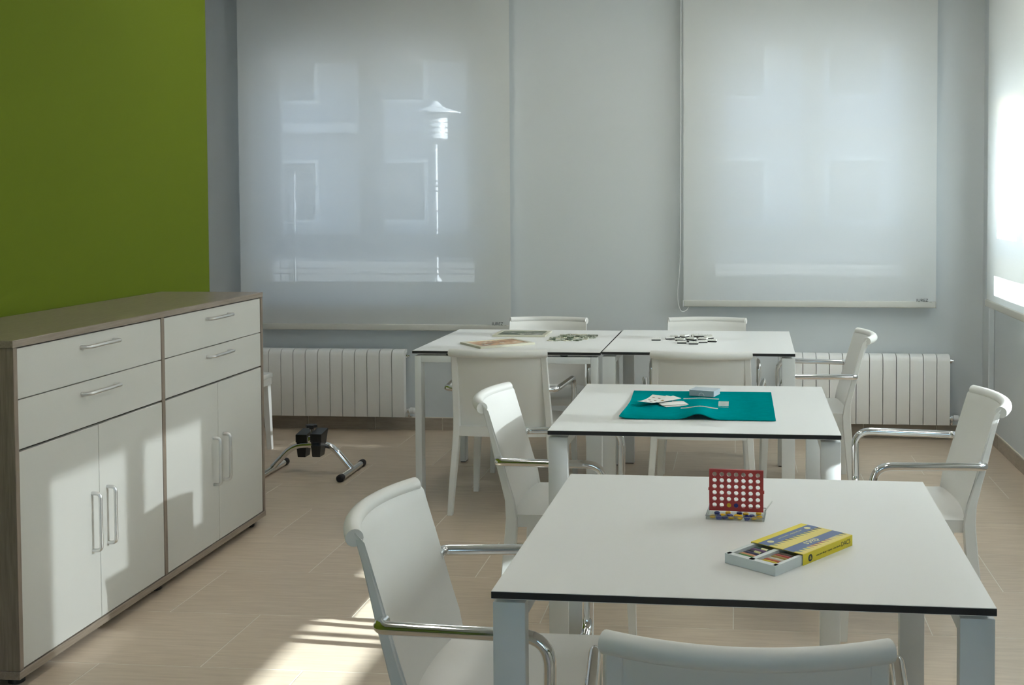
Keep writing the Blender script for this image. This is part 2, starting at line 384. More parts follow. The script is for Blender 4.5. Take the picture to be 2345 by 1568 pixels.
# ================================================================== sideboard
CX0, CX1, CY0, CY1 = -2.62, -2.141, 3.197, 4.991
cb = thing('sideboard', 'long grey oak sideboard with ivory drawers and doors against the green wall', 'sideboard', (-2.38, 4.094, 0))
def cobj(name, bm, m, parent=None, sm=False):
    bm.transform(Matrix.Translation((2.38, -4.094, 0)))
    return obj(name, bm, m, parent or cb, sm)
cobj('top_panel', box(B(), CX0, CX1, CY0, CY1, 1.030, 1.052, .0012), 'woodY')
cobj('bottom_panel', box(B(), CX0, CX1, CY0, CY1, .0325, .0565, .0012), 'woodY')
cobj('side_panel', box(B(), CX0+.004, CX1-.001, CY0+.003, CY0+.022, .057, 1.0295, .001), 'woodZ')
cobj('side_panel', box(B(), CX0+.004, CX1-.001, CY1-.022, CY1-.003, .057, 1.0295, .001), 'woodZ')
cobj('divider', box(B(), CX0+.02, CX1-.003, 4.0785, 4.1005, .057, 1.0295, .001), 'woodZ')
cobj('back_panel', box(B(), CX0+.006, CX0+.014, CY0+.022, CY1-.022, .057, 1.0295), 'woodZ')
for (a, c) in ((CY0+.025, 4.0755), (4.1035, CY1-.025)):
    XF = CX1-.004
    mid = (a+c)/2
    for (z0, z1) in ((.8735, 1.0255), (.7215, .8700)):
        d = cobj('drawer', box(B(), XF-.018, XF, a, c, z0, z1, .001), 'front')
        zc = (z0+z1)/2+.038; hy = mid+.005-.0
        hb = B(); tube(hb, fillet([(XF-.002, hy-.098, zc), (XF+.030, hy-.098, zc), (XF+.030, hy+.098, zc), (XF-.002, hy+.098, zc)], [0, .022, .022, 0], 6), .0062, 10)
        cobj('handle', hb, 'alu', d, True)
    for k, (u, v) in enumerate(((a, mid-.0012), (mid+.0012, c))):
        d = cobj('door', box(B(), XF-.018, XF, u, v, .0600, .7140, .001), 'front')
        hy = mid+(-.046 if k == 0 else .046)
        hb = B(); tube(hb, fillet([(XF-.002, hy, .300), (XF+.030, hy, .300), (XF+.030, hy, .492), (XF-.002, hy, .492)], [0, .022, .022, 0], 6), .0062, 10)
        cobj('handle', hb, 'alu', d, True)
for x in (CX0+.07, CX1-.05):
    for y in (CY0+.06, 4.09, CY1-.07):
        cobj('foot', lathe(B(), [(.022, .0015), (.024, .004), (.024, .030), (.02, .033)], (x, y, 0), 16), 'black', None, True)

# ================================================================== tables
def make_table():
    t = thing('table', 'x', 'table', group='square white laminate tables')
    h = .457
    obj('tabletop', box(B(), -h, h, -h, h, .7262, .7392, .0006), 'core', t)
    obj('laminate', box(B(), -h+.0004, h-.0004, -h+.0004, h-.0004, .7390, .7402), 'laminate', t)
    obj('underside', box(B(), -h+.0004, h-.0004, -h+.0004, h-.0004, .7254, .7264), 'laminate', t)
    for sx in (-1, 1):
        x0, x1 = sorted((sx*h, sx*(h-.062)))
        for sy in (-1, 1):
            y0, y1 = sorted((sy*(h-.012), sy*(h-.044)))
            lg = obj('leg', box(B(), x0, x1, y0, y1, .006, .716, .0025, 2), 'steel', t, True)
            obj('glide', box(B(), x0+.004, x1-.004, y0+.003, y1-.003, .0015, .0065), 'black', lg)
        rl = B(); box(rl, x0, x1, -(h-.0445), h-.0445, .684, .716, .0025, 2); obj('side_rail', rl, 'steel', t, True)
        for sy in (-.28, .28): obj('spacer', lathe(B(), [(.018, .716), (.018, .7256)], ((x0+x1)/2, sy, 0), 12), 'black', t)
    return t
T0 = make_table()
def put_table(first, x, y, a, label):
    t = T0 if first else dup(T0)
    place(t, (x, y, 0), a, label); return t
def corner(x, y, a, rot=0):       # from the near left corner to the centre
    h = .4573; return (x+h*math.cos(a)-h*math.sin(a), y+h*math.sin(a)+h*math.cos(a))
tf = corner(-.457, 2.067, -.0165); tm = corner(-.598, 3.54, -.0065); ta = corner(-1.566, 5.379, -.0095); tb = corner(-.648, 5.402, -.0130)
put_table(True, tf[0], tf[1], -.0165, 'nearest square white table with the red game rack and crayon box on it')
put_table(False, tm[0], tm[1], -.0065, 'square white table under the teal card mat')
put_table(False, ta[0]-.001, ta[1], -.0095+PI/2, 'square white table at the back carrying the two jigsaw boards')
put_table(False, tb[0]+.001, tb[1], -.0130, 'square white table at the back carrying the dominoes')
def on_table(c, a):
    return lambda x, y: (x, y)

# ================================================================== chairs
PROF = [(0.0, 0.000, .030, .258, .024), (.12, .006, .042, .252, .027), (.24, .013, .053, .243, .029), (.33, .021, .061, .237, .030), (.40, .026, .065, .233, .030), (.46, .023, .056, .231, .030), (.52, .0085, .037, .229, .030),
        (.59, -.010, .017, .227, .030), (.66, -.026, -.003, .225, .030), (.72, -.041, -.021, .223, .030), (.765, -.054, -.034, .222, .030)]
def yf(z):
    for a, b in zip(PROF, PROF[1:]):
        if a[0] <= z <= b[0]:
            t = (z-a[0])/(b[0]-a[0]); return a[2]*(1-t)+b[2]*t
    return PROF[-1][2]
def make_chair():
    ch = thing('armchair', 'x', 'chair', group='white armchairs around the tables')
    sag = lambda z: .022+.033*max(0, min(1, (z-.40)/.37))
    # rear legs running up as side stiles
    for s in (-1, 1):
        secs = []
        for z, yb, f, xo, wd in PROF:
            z_ = max(z, .0015); e = .003
            xa, xb = s*(xo-wd), s*xo
            x0, x1 = min(xa, xb), max(xa, xb)
            secs.append([Vector(p) for p in [(x0+e, yb, z_), (x1-e, yb, z_), (x1, yb+e, z_), (x1, f-e, z_), (x1-e, f, z_), (x0+e, f, z_), (x0, f-e, z_), (x0, yb+e, z_)]])
            if z >= .40:
                kk = min(1, (z-.40)/.06)
                for v in secs[-1]:
                    if v.y > (yb+f)/2:
                        v.y -= kk*min(f-yb-.006, sag(z)*(1-min(1, abs(v.x)/.2225)**2)+.0025)
        obj('leg', loft(B(), secs), 'plastic', ch, True)
    # backrest shell
    b = B(); nx, nz = 22, 16; hw = .2225
    def grid(off):
        g = []
        for k in range(nz+1):
            z = .392+(.782-.392)*k/nz; row = []
            for i in range(nx+1):
                x = -hw+2*hw*i/nx; xx = x/hw
                y = yf(min(z, .765))-sag(z)*(1-xx*xx)
                zz = z
                if z > .752: tt = (z-.752)/.030; y -= .020*tt*tt; zz = z+.006*tt*(1-tt)
                zz += (.012*(1-xx*xx) if k == 0 else 0)
                row.append(b.verts.new((x, y-off, zz)))
            g.append(row)
        return g
    g1 = grid(.0); g2 = grid(.0055)
    for g, fl in ((g1, 0), (g2, 1)):
        for a, c in zip(g, g[1:]):
            for i in range(nx):
                q = (a[i], a[i+1], c[i+1], c[i]); b.faces.new(q[::-1] if fl else q)
    for i in range(nx): b.faces.new((g1[0][i+1], g1[0][i], g2[0][i], g2[0][i+1])); b.faces.new((g1[-1][i], g1[-1][i+1], g2[-1][i+1], g2[-1][i]))
    for k in range(nz): b.faces.new((g1[k][0], g1[k+1][0], g2[k+1][0], g2[k][0])); b.faces.new((g1[k+1][-1], g1[k][-1], g2[k][-1], g2[k+1][-1]))
    obj('backrest', b, 'plastic', ch, True)
    # rolled top
    b = B(); pts = []
    for i in range(21):
        x = -.2225+.445*i/20; xx = x/.2225; pts.append((x, yf(.75)-.024-sag(.77)*(1-xx*xx), .769))
    tube(b, pts, .0185, 16); obj('top_roll', b, 'plastic', ch, True)
    # seat
    b = B(); nx, ny = 14, 14; rows = []
    ys = [.030, .040, .06]+[.06+.39*k/9 for k in range(1, 10)]+[.460, .466, .468]
    zt = lambda x, y: .415-.006*math.sin(PI*min(1, max(0, (y-.04)/.42)))*(1-(x/.23)**2)
    for y in ys:
        hwid = .218 if y < .06 else .222-.006*((y-.06)/.4)
        drop = 0 if y < .455 else (.0035 if y < .463 else (.010 if y < .467 else .016))
        rows.append([b.verts.new((-hwid+2*hwid*i/nx, y-(.02*(1-(2*i/nx-1)**2) if y < .045 else 0), zt(-hwid+2*hwid*i/nx, y)-drop-(.003 if i in (0, nx) else 0))) for i in range(nx+1)])
    for a, c in zip(rows, rows[1:]):
        for i in range(nx): b.faces.new((a[i], a[i+1], c[i+1], c[i]))
    ring = [r[0] for r in rows]+rows[-1][1:]+[r[-1] for r in rows[::-1]][1:]+rows[0][::-1][1:-1]
    low = [b.verts.new((v.co.x*.99, v.co.y-(.004 if v.co.y > .4 else 0), .370)) for v in ring]
    for i in range(len(ring)): j = (i+1) % len(ring); b.faces.new((ring[i], ring[j], low[j], low[i]))
    b.faces.new(low)
    obj('seat', b, 'plastic', ch, True)
    for s in (-1, 1):
        secs = []
        for z, xc, yc, wd in ((.0015, .224, .452, .024), (.2, .216, .444, .030), (.371, .204, .438, .034)):
            x, h = s*xc, wd/2
            secs.append([Vector((x-h, yc-h, z)), Vector((x+h, yc-h, z)), Vector((x+h, yc+h, z)), Vector((x-h, yc+h, z))])
        obj('leg', loft(B(), secs), 'plastic', ch, True)
        path = fillet([(s*.214, .004, .595), (s*.258, .004, .597), (s*.288, .365, .600), (s*.288, .362, .402), (s*.222, .362, .392)], [0, .022, .062, .05, 0], 8)
        arm = obj('armrest', tube(B(), path, .0135, 14), 'chrome', ch, True)
        fl = B(); tube(fl, [(s*.2205, .362, .3923), (s*.226, .362, .3927)], .020, 14); obj('flange', fl, 'chrome', arm, True)
    return ch
CH = make_chair(); used = [False]
def put_chair(x, y, rz, label):
    c = CH if not used[0] else dup(CH); used[0] = True
    place(c, (x, y, 0), rz, label); return c
put_chair(.012, 1.825, 0, 'white armchair seen from behind at the bottom edge, nearest of all')
put_chair(-.735, 2.50, -PI/2, 'white armchair on the left of the nearest table')
put_chair(-.800, 3.97, -PI/2, 'white armchair with sun on its backrest left of the teal mat table')
put_chair(.800, 4.02, PI/2, 'white armchair right of the teal mat table, by the right wall')
put_chair(.575, 5.88, PI/2, 'white armchair in front of the right radiator at the end of the back tables')
put_chair(-1.088, 5.165, 0, 'white armchair with its back to us at the jigsaw table')
put_chair(-.165, 5.165, 0, 'white armchair with its back to us at the domino table')
put_chair(-1.09, 6.46, PI, 'white armchair facing us behind the jigsaw boards')
put_chair(-.178, 6.50, PI, 'white armchair facing us behind the dominoes')

# low stool behind the sideboard
st = thing('stool', 'white stool half hidden behind the end of the sideboard', 'stool', (-2.945, 6.30, 0))
obj('seat', box(B(), -.19, .215, -.20, .19, .425, .455, .006, 2), 'plastic', st, True)
apr = B(); box(apr, -.185, .210, -.195, .185, .385, .4245, .003); obj('apron', apr, 'plastic', st)
for sx in (-1, 1):
    for sy in (-1, 1):
        cx = .012+sx*.175; secs = []
        for z, off, wd in ((.0015, .012, .026), (.39, -.004, .042)):
            x, y, h = cx+sx*off, sy*(.165+off), wd/2
            secs.append([Vector((x-h, y-h, z)), Vector((x+h, y-h, z)), Vector((x+h, y+h, z)), Vector((x-h, y+h, z))])
        obj('leg', loft(B(), secs), 'plastic', st)

# ================================================================== radiators
def radiator(label, xr, n):
    yw = YB-.035; root = thing('radiator', label, 'radiator', (xr-n*.04, yw, .10), 0, 'white sectional radiators')
    prof = [(-.075, .0), (-.078, .004), (-.078, .385), (-.074, .404), (-.062, .417), (-.045, .423), (0, .423), (0, .405), (-.03, .395), (-.03, .02), (0, .015), (0, 0)]
    b = B(); w2 = .0377
    loft(b, [[Vector((-w2, y, z)) for y, z in prof], [Vector((w2, y, z)) for y, z in prof]])
    sec = obj('section', b, 'radiator', root, True)
    for k in range(n):
        s = sec if k == 0 else sec.copy()
        if k: C.objects.link(s)
        s.location = ((k+.5)*.08-n*.04, 0, 0)
    b = B(); box(b, -n*.04+.006, n*.04-.006, -.046, -.028, .03, .40); obj('core', b, 'radiator', root)
    e = n*.04
    b = B(); tube(b, [(e-.001, -.035, .385), (e+.012, -.035, .385)], .016, 12); tube(b, [(e+.012, -.035, .385), (e+.024, -.035, .385)], .008, 10); obj('air_vent', b, 'chrome', root, True)
    b = B(); tube(b, [(e-.001, -.035, .035), (e+.010, -.035, .035)], .013, 12); tube(b, [(e+.010, -.035, .035), (e+.022, -.035, .035)], .017, 6); v = obj('valve', b, 'chrome', root, True)
    b = B(); tube(b, [(e+.022, -.040, .038), (e+.030, -.042, .038), (e+.055, -.046, .039), (e+.064, -.047, .039)], [.013, .020, .019, .010], 14); obj('knob', b, 'pvc', v, True)
    b = B(); tube(b, fillet([(e+.016, -.035, .03), (e+.016, -.035, -.0), (e+.016, .033, -.01)], .015), .008, 10); obj('pipe', b, 'chrome', v, True)
radiator('white radiator under the left window, beside the sideboard', -2.088, 12)
radiator('white radiator under the right window near the corner', 1.272, 12)

# ================================================================== pedal exerciser
pe = thing('pedal_exerciser', 'chrome pedal exerciser with black pedals on the floor by the left radiator', 'exerciser', (-2.28, 5.92, 0))
R = .0165
for sx in (-1, 1):
    x = sx*.218
    ft = obj('foot_tube', tube(B(), [(x, -.185, R+.0035), (x, .185, R+.0035)], R, 14), 'chrome', pe, True)
    for sy in (-1, 1):
        obj('end_cap', tube(B(), [(x, sy*.150, R+.0035), (x, sy*.155, R+.0035), (x, sy*.185, R+.0035), (x, sy*.192, R+.0035)], [.0185, .0198, .0198, .014], 14), 'black', ft, True)
path = fillet([(-.218, 0, .030), (-.105, 0, .148), (.105, 0, .160), (.218, 0, .030)], [0, .06, .06, 0], 8)
obj('frame_tube', tube(B(), path, R, 14), 'chrome', pe, True)
b = B(); box(b, -.014, .014, -.030, .030, .165, .205, .008, 2); tube(b, [(-.024, -.0, .190), (.024, 0, .190)], .007, 10); hub = obj('crank_hub', b, 'chrome', pe, True)
b = B(); tube(b, [(0, 0, .20), (0, 0, .243)], .0055, 10); sc = obj('tension_screw', b, 'chrome', pe, True)
b = B(); prof = []
poly = [(.028*(1+.16*math.cos(6*a))*math.cos(a), .028*(1+.16*math.cos(6*a))*math.sin(a)) for a in [2*PI*k/36 for k in range(36)]]
prism(b, poly, .250, .263); lathe(b, [(.012, .240), (.012, .251)], (0, 0, 0), 12); obj('knob', b, 'blackgloss', sc, True)
for sx, yy, zz, tl in ((-1, .034, .178, .10), (1, -.030, .198, -.12)):
    x0 = .056 if sx > 0 else -.054
    arm = B(); tube(arm, [(sx*.018, 0, .190), (sx*.018, yy*1.6, zz)], .006, 8); tube(arm, [(sx*.018, yy*1.6, zz), (sx*.070, yy*1.6, zz)], .005, 8); ar = obj('crank_arm', arm, 'chrome', pe, True)
    pd = B(); yc = yy*1.2
    # strap loop pedal: deck, two flaring sides and a foot strap hanging below
    def slab(p, q):    # p,q : quads (inner/outer)
        loft(pd, [p, q])
    wx = .030
    deck = [Vector((x0-wx, yc-.052, zz+.020)), Vector((x0+wx, yc-.052, zz+.020)), Vector((x0+wx, yc+.052, zz+.034)), Vector((x0-wx, yc+.052, zz+.034))]
    slab([v.copy() for v in deck], [v+Vector((0, 0, .012)) for v in deck])
    for s2 in (-1, 1):
        xa = x0+s2*wx
        A = [Vector((xa, yc-.052, zz+.030)), Vector((xa, yc+.052, zz+.044)), Vector((xa-s2*.010, yc+.02, zz-.088)), Vector((xa-s2*.010, yc-.048, zz-.088))]
        slab(A, [v-Vector((s2*.007, 0, 0)) for v in A])
    A = [Vector((x0-wx+.010, yc-.048, zz-.090)), Vector((x0+wx-.010, yc-.048, zz-.090)), Vector((x0+wx-.010, yc+.02, zz-.090)), Vector((x0-wx+.010, yc+.02, zz-.090))]
    slab(A, [v+Vector((0, 0, .008)) for v in A])
    fr = [Vector((x0-wx, yc-.053, zz-.010)), Vector((x0+wx, yc-.053, zz-.010)), Vector((x0+wx, yc-.053, zz+.030)), Vector((x0-wx, yc-.053, zz+.030))]
    slab(fr, [v+Vector((0, .006, 0)) for v in fr])
    fr = [Vector((x0-wx+.009, yc-.050, zz-.088)), Vector((x0+wx-.009, yc-.050, zz-.088)), Vector((x0+wx-.003, yc-.052, zz-.030)), Vector((x0-wx+.003, yc-.052, zz-.030))]
    slab(fr, [v+Vector((0, .006, 0)) for v in fr])
    obj('pedal', pd, 'blackgloss', ar)

# ================================================================== things on the nearest table
TZ = .7402
# --- four-in-a-row game
GX, GY, GA = -.004, 2.605, -.085
g = thing('connect_game', 'red upright rack game with round holes on a clear tray, on the nearest table', 'board game', (GX, GY, TZ), GA)
b = B(); NC, NR, cw, chh = 7, 6, .0165, .0142; th = .0075; W0 = NC*cw/2; Z0 = .019
rad = .0052; seg = 16
def ring_cell(cx, cz):
    sq, ci = [], []
    for k in range(seg):
        ac = math.atan2(chh, cw); q, fr_ = divmod(k, 4); lo_ = [-ac, ac, PI-ac, PI+ac][q]; hi_ = [ac, PI-ac, PI+ac, 2*PI-ac][q]
        a = lo_+(hi_-lo_)*fr_/4; c, s = math.cos(a), math.sin(a); m_ = max(abs(c)/(cw/2), abs(s)/(chh/2)); sq.append((cx+c/m_, cz+s/m_)); ci.append((cx+c*rad, cz+s*rad))
    out = []
    for y in (-th/2, th/2):
        out.append(([b.verts.new((x, y, z)) for x, z in sq], [b.verts.new((x, y, z)) for x, z in ci]))
    (s0, c0), (s1, c1) = out
    for k in range(seg):
        j = (k+1) % seg
        b.faces.new((s0[k], s0[j], c0[j], c0[k])); b.faces.new((s1[j], s1[k], c1[k], c1[j])); b.faces.new((c0[k], c0[j], c1[j], c1[k]))
for i in range(NC):
    for j in range(NR): ring_cell(-W0+(i+.5)*cw, Z0+(j+.5)*chh)
H0 = NR*chh
box(b, -W0-.004, -W0, -th/2, th/2, Z0, Z0+H0+.004); box(b, W0, W0+.004, -th/2, th/2, Z0, Z0+H0+.004); box(b, -W0, W0, -th/2, th/2, Z0+H0, Z0+H0+.004); box(b, -W0-.004, W0+.004, -th/2, th/2, Z0-.006, Z0)
box(b, -W0-.006, -W0-.004, -.003, .003, Z0+.040, Z0+.046); box(b, W0+.004, W0+.006, -.003, .003, Z0+.036, Z0+.043)
obj('rack', b, 'red', g)
b = B(); ox, oy, hh = .066, .036, .0125
box(b, -ox, ox, -oy, oy, .0004, .0018); box(b, -ox, ox, -oy, -oy+.0016, .0018, hh*.75); box(b, -ox, ox, oy-.0016, oy, .0018, hh)
box(b, -ox, -ox+.0016, -oy+.0016, oy-.0016, .0018, hh); box(b, ox-.0016, ox, -oy+.0016, oy-.0016, .0018, hh)
tr = obj('tray', b, 'smoke', g)
b = B(); tube(b, [(-ox, -oy, hh*.75), (ox, -oy, hh*.75), (ox, oy, hh), (-ox, oy, hh), (-ox, -oy, hh*.75)], .0009, 6, False); obj('rim', b, 'fence', tr)
for s in (-1, 1):
    b = B(); A = [Vector((s*(ox-.004), -.008, .012)), Vector((s*(ox-.004), .010, .012)), Vector((s*(ox-.007 if s < 0 else ox+.014), .016, .036)), Vector((s*(ox-.007 if s < 0 else ox+.014), -.002, .036))]
    loft(b, [A, [v+Vector((s*.0016, 0, 0)) for v in A]]); obj('bracket', b, 'smoke', g)
GM = Matrix.Translation((GX, GY, TZ))@Matrix.Rotation(GA, 4, 'Z')
dm = {}
for col in ('yellow', 'blue'):
    b = B(); lathe(b, [(.0058, 0), (.0066, .0008), (.0066, .0034), (.0058, .0042), (.0046, .0042), (.0044, .0036)], (0, 0, 0), 18)
    o = obj('tmp', b, col, None, True); dm[col] = o.data; bpy.data.objects.remove(o)
def disc(col, p, rx=0, ry=0, lab=None):
    o = bpy.data.objects.new('game_disc', dm[col]); C.objects.link(o)
    o.matrix_world = GM@Matrix.Translation(p)@Matrix.Rotation(rx, 4, 'X')@Matrix.Rotation(ry, 4, 'Y')
    tag(o, lab or '%s plastic disc lying in the clear tray of the rack game' % col, 'game disc', 'loose %s game discs in the tray' % col if not lab else None)
disc('yellow', (-W0+2.5*cw, .0021, Z0+.5*chh), PI/2, 0, 'yellow disc slotted in the bottom row of the red rack')
disc('blue', (-W0+3.5*cw, .0021, Z0+.5*chh), PI/2, 0, 'blue disc slotted in the bottom row of the red rack')
for col, x, y, z, rx, ry in [('yellow', -.052, -.022, .0022, 0, 0), ('blue', -.0375, -.024, .0026, 1.0, .1), ('yellow', -.030, -.010, .0024, .1, .1), ('blue', -.0235, -.026, .0024, .1, 0), ('yellow', -.009, -.026, .0022, 0, 0), ('yellow', .002, -.010, .0022, .1, 0), ('blue', -.014, -.008, .0024, 0, .15),
                            ('yellow', .011, -.024, .0040, .5, 0), ('blue', .0265, -.023, .0040, 1.1, 0), ('yellow', .043, -.023, .0022, .0, 0), ('yellow', .054, -.014, .0024, .1, 0), ('blue', .036, -.006, .0024, 0, 0), ('yellow', .021, .010, .0022, 0, 0), ('blue', -.045, .010, .0022, 0, 0), ('yellow', -.02, .014, .0022, 0, 0), ('blue', .006, .014, .0022, 0, 0), ('yellow', .050, .018, .0022, 0, 0)]:
    disc(col, (x, y, z), rx, ry)

# --- crayon box: local x along the box (towards the sleeve), y to the far side
BA = math.atan2(2.406-2.262, .239-.128); BX, BY = .072, 2.190
cbx = thing('crayon_box', 'yellow and blue crayon box with its white tray pulled halfway out, on the nearest table', 'crayon box', (BX, BY, TZ), BA)
BW, BL0, BL1, BH = .1275, .092, .272, .0215
b = B(); t_ = .0012
box(b, .002, .262, .002, BW-.002, .0004, .0020); box(b, .002, .262, .002, .0035, .002, BH-.0015); box(b, .002, .262, BW-.0035, BW-.002, .002, BH-.0015); box(b, .002, .0035, .0035, BW-.0035, .002, BH-.0015); box(b, .2605, .262, .0035, BW-.0035, .002, BH-.0015)
for (y0, y1) in ((.0035, .011), (.058, .069), (BW-.011, BW-.0035)): box(b, .0035, .26, y0, y1, .002, BH-.0018)
box(b, .0035, .016, .0035, BW-.0035, .002, BH-.0018); box(b, .016, .26, .011, BW-.011, .002, .0088)
obj('tray', b, 'tray', cbx)
b = B(); box(b, BL0, BL1, 0, BW, BH, BH+.0008); box(b, BL0, BL1, 0, BW, .0001, .0004); box(b, BL0, BL1, -.0008, 0.0004, .0001, BH+.0006); box(b, BL0, BL1, BW-.0004, BW+.0008, .0001, BH+.0006)
sl_ = obj('sleeve', b, 'boxyellow', cbx)
zt_ = BH+.0009
for y0, y1 in ((.0225, .0485), (.0840, .1110)): obj('blue_band', box(B(), BL0+.0002, BL1-.0002, y0, y1, zt_, zt_+.0002), 'boxblue', sl_)
for y0, y1 in ((.0, .0222), (.0492, .0836)): obj('pale_stripe', box(B(), BL0+.0002, BL1-.0002, y0, y1, zt_, zt_+.00015), 'boxstripe', sl_)
tipc = [(.10, .22, .25), (.10, .20, .24), (.14, .28, .36), (.42, .20, .16), (.38, .10, .08), (.30, .10, .08), (.36, .08, .07), (.40, .16, .14), (.50, .30, .22), (.60, .50, .30), (.55, .50, .34), (.25, .25, .22), (.06, .10, .09)]
for band, y in ((0, .0222), (1, .0836)):
    for k in range(13):
        cc = tipc[k] if band == 0 else [(.12, .22, .22), (.20, .22, .20), (.22, .26, .25), (.05, .05, .05), (.08, .07, .06), (.16, .18, .17), (.10, .17, .16), (.10, .17, .16), (.12, .20, .18), (.10, .14, .14), (.07, .09, .09), (.05, .05, .06), (.03, .03, .04)][k]
        key = 'tip%d_%d' % (band, k); M[key] = mat('crayon_tip_print', cc, .4)
        x = BL0+.006+k*(BL1-BL0-.012)/12.6
        b = B(); prism(b, [(x, y), (x+.0105, y), (x+.0085, y-.0125)], zt_+.0001, zt_+.0003); obj('printed_tip', b, key, sl_)
up = Matrix.Rotation(PI, 4, 'Z')
text('dacs', .027, 'boxcream', sl_, Matrix.Translation((BL0+.085, .0360, zt_+.0003))@up)
text('ceras para dibujar · crayons de cera', .0058, 'boxcream', sl_, Matrix.Translation((BL0+.095, .0975, zt_+.0003))@up)
for x in (BL0+.026, BL1-.022):
    obj('emblem', lathe(B(), [(.0072, zt_), (.0072, zt_+.00035)], (x, .0975, 0), 20), 'boxcream', sl_)
side = Matrix.Rotation(PI/2, 4, 'X')
text('DACS', .0135, 'print', sl_, Matrix.Translation((BL1-.026, -.0010, .0115))@side)
text('ceras para dibujar · crayons · ceras blandas', .0052, 'print', sl_, Matrix.Translation((BL0+.090, -.0010, .0105))@side)
b = B(); tube(b, [(BL0+.0245, -.0008, .0105), (BL0+.0245, -.0012, .0105)], .0072, 20); obj('emblem', b, 'print', sl_)
text('&', .010, 'boxyellow', sl_, Matrix.Translation((BL0+.0245, -.0014, .0105))@side)
BMx = Matrix.Translation((BX, BY, TZ))@Matrix.Rotation(BA, 4, 'Z')
crcol = [('yellow', (.62, .48, .03), .024, 0), ('orange red', (.45, .10, .04), .034, 0), ('white', (.62, .60, .52), .046, 0), ('ochre', (.35, .25, .06), .058, 0), ('bright red', (.42, .05, .04), .069, 0), ('dark brown', (.10, .06, .04), .080, 0),
         ('green', (.05, .22, .05), .022, 1), ('salmon pink', (.62, .30, .16), .032, 1), ('navy blue', (.025, .025, .10), .044, 1), ('black', (.012, .012, .02), .056, 1), ('purple', (.14, .07, .18), .068, 1), ('dark green', (.02, .09, .08), .079, 1)]
for nm, col, x, row in crcol:
    key = 'crayon_'+nm; M[key] = mat('wax_'+nm.replace(' ', '_'), col, .5)
    y0 = .0125 if row == 0 else .0705; ln = .042
    root = thing('crayon', '%s wax crayon in the %s row of the open crayon tray' % (nm, 'near' if row == 0 else 'far'), 'crayon', group='wax crayons in the tray')
    root.matrix_world = BMx@Matrix.Translation((x, y0, .0142))@Matrix.Rotation(random.uniform(-.05, .05), 4, 'Z')
    obj('stick', tube(B(), [(0, 0, 0), (0, .0008, 0), (0, ln-.009, 0), (0, ln-.001, 0), (0, ln, 0)], [.0044, .0052, .0052, .0022, .001], 10), key, root, True)
    obj('paper_band', tube(B(), [(0, ln*.12, 0), (0, ln*.5, 0)], .0055, 10), 'boxcream' if nm in ('black', 'dark green') else key, root, True)

# ================================================================== card mat and cards
mt = thing('card_mat', 'teal felt card mat with a fold ridge on the middle table', 'mat', (-.135, 4.01, TZ))
b = B(); nx, ny = 44, 24; mw, md = .258, .272
def mz(x, y):
    fr = (.5-y/(2*md))
    z = .0015+.019*math.exp(-((x-.005)/.040)**2)*(.10+.90*fr**2.2)+.0025*math.exp(-((y+.04)/.02)**2)*.5
    z += .010*max(0, (-x-.21)/.048)**2*max(0, fr-.2)
    return z
rows = [[b.verts.new((-mw+2*mw*i/nx+(.010*math.exp(-((-md+2*md*j/ny)/.2)**2) if i == 0 else 0), -md+2*md*j/ny, mz(-mw+2*mw*i/nx, -md+2*md*j/ny))) for i in range(nx+1)] for j in range(ny+1)]
for a, c in zip(rows, rows[1:]):
    for i in range(nx): b.faces.new((a[i], a[i+1], c[i+1], c[i]))
geo = bmesh.ops.extrude_face_region(b, geom=b.faces[:])
for e in geo['geom']:
    if isinstance(e, bmesh.types.BMVert): e.co.z += .0030
obj('felt', b, 'teal', mt, True)
def mprint(x0, x1, y0, y1, nm):
    b = B(); n = 10
    lo = [[b.verts.new((x0+(x1-x0)*i/n, y, mz(x0+(x1-x0)*i/n, y)+.0034)) for i in range(n+1)] for y in (y0, y1)]
    for i in range(n): b.faces.new((lo[0][i], lo[0][i+1], lo[1][i+1], lo[1][i]))
    return obj(nm, b, 'matprint', mt)
mprint(-.062, .066, .096, .116, 'printed_band'); mprint(-.062, .066, -.096, -.076, 'printed_band')
mprint(.066, .102, -.058, .062, 'printed_panel'); mprint(-.100, -.064, -.058, .062, 'printed_panel')
for y, tx in ((.106, 'CASA DE JUEGOS'), (-.086, 'CASA DE JUEGOS')):
    o = text(tx, .0125, 'print', mt, Matrix.Translation((.002, y, 0)), ext=0)
    for v in o.data.vertices: v.co.z = mz(v.co.x, v.co.y)+.0037
# clear card case
cc = thing('card_case', 'clear plastic card case on the far edge of the teal mat', 'card case', (-.122, 4.185, TZ+.0085), -.30)
b = B(); cw_, cdp, chh_ = .047, .036, .019
for bx_ in ((-cw_, cw_, -cdp, cdp, 0, .0012), (-cw_, cw_, -cdp, -cdp+.0012, .0012, chh_), (-cw_, cw_, cdp-.0012, cdp, .0012, chh_), (-cw_, -cw_+.0012, -cdp+.0012, cdp-.0012, .0012, chh_), (cw_-.0012, cw_, -cdp+.0012, cdp-.0012, .0012, chh_)): box(b, *bx_)
obj('base', b, 'milky', cc)
obj('lid', box(B(), -cw_-.001, cw_+.001, -cdp-.001, cdp+.001, chh_+.0002, chh_+.0022, .0005), 'milky', cc)
b = B(); tube(b, [(.010*math.cos(PI*k/12), -cdp-.0006, .0005+.012*math.sin(PI*k/12)) for k in range(13)], .0007, 6); obj('thumb_notch', b, 'pvc', cc)
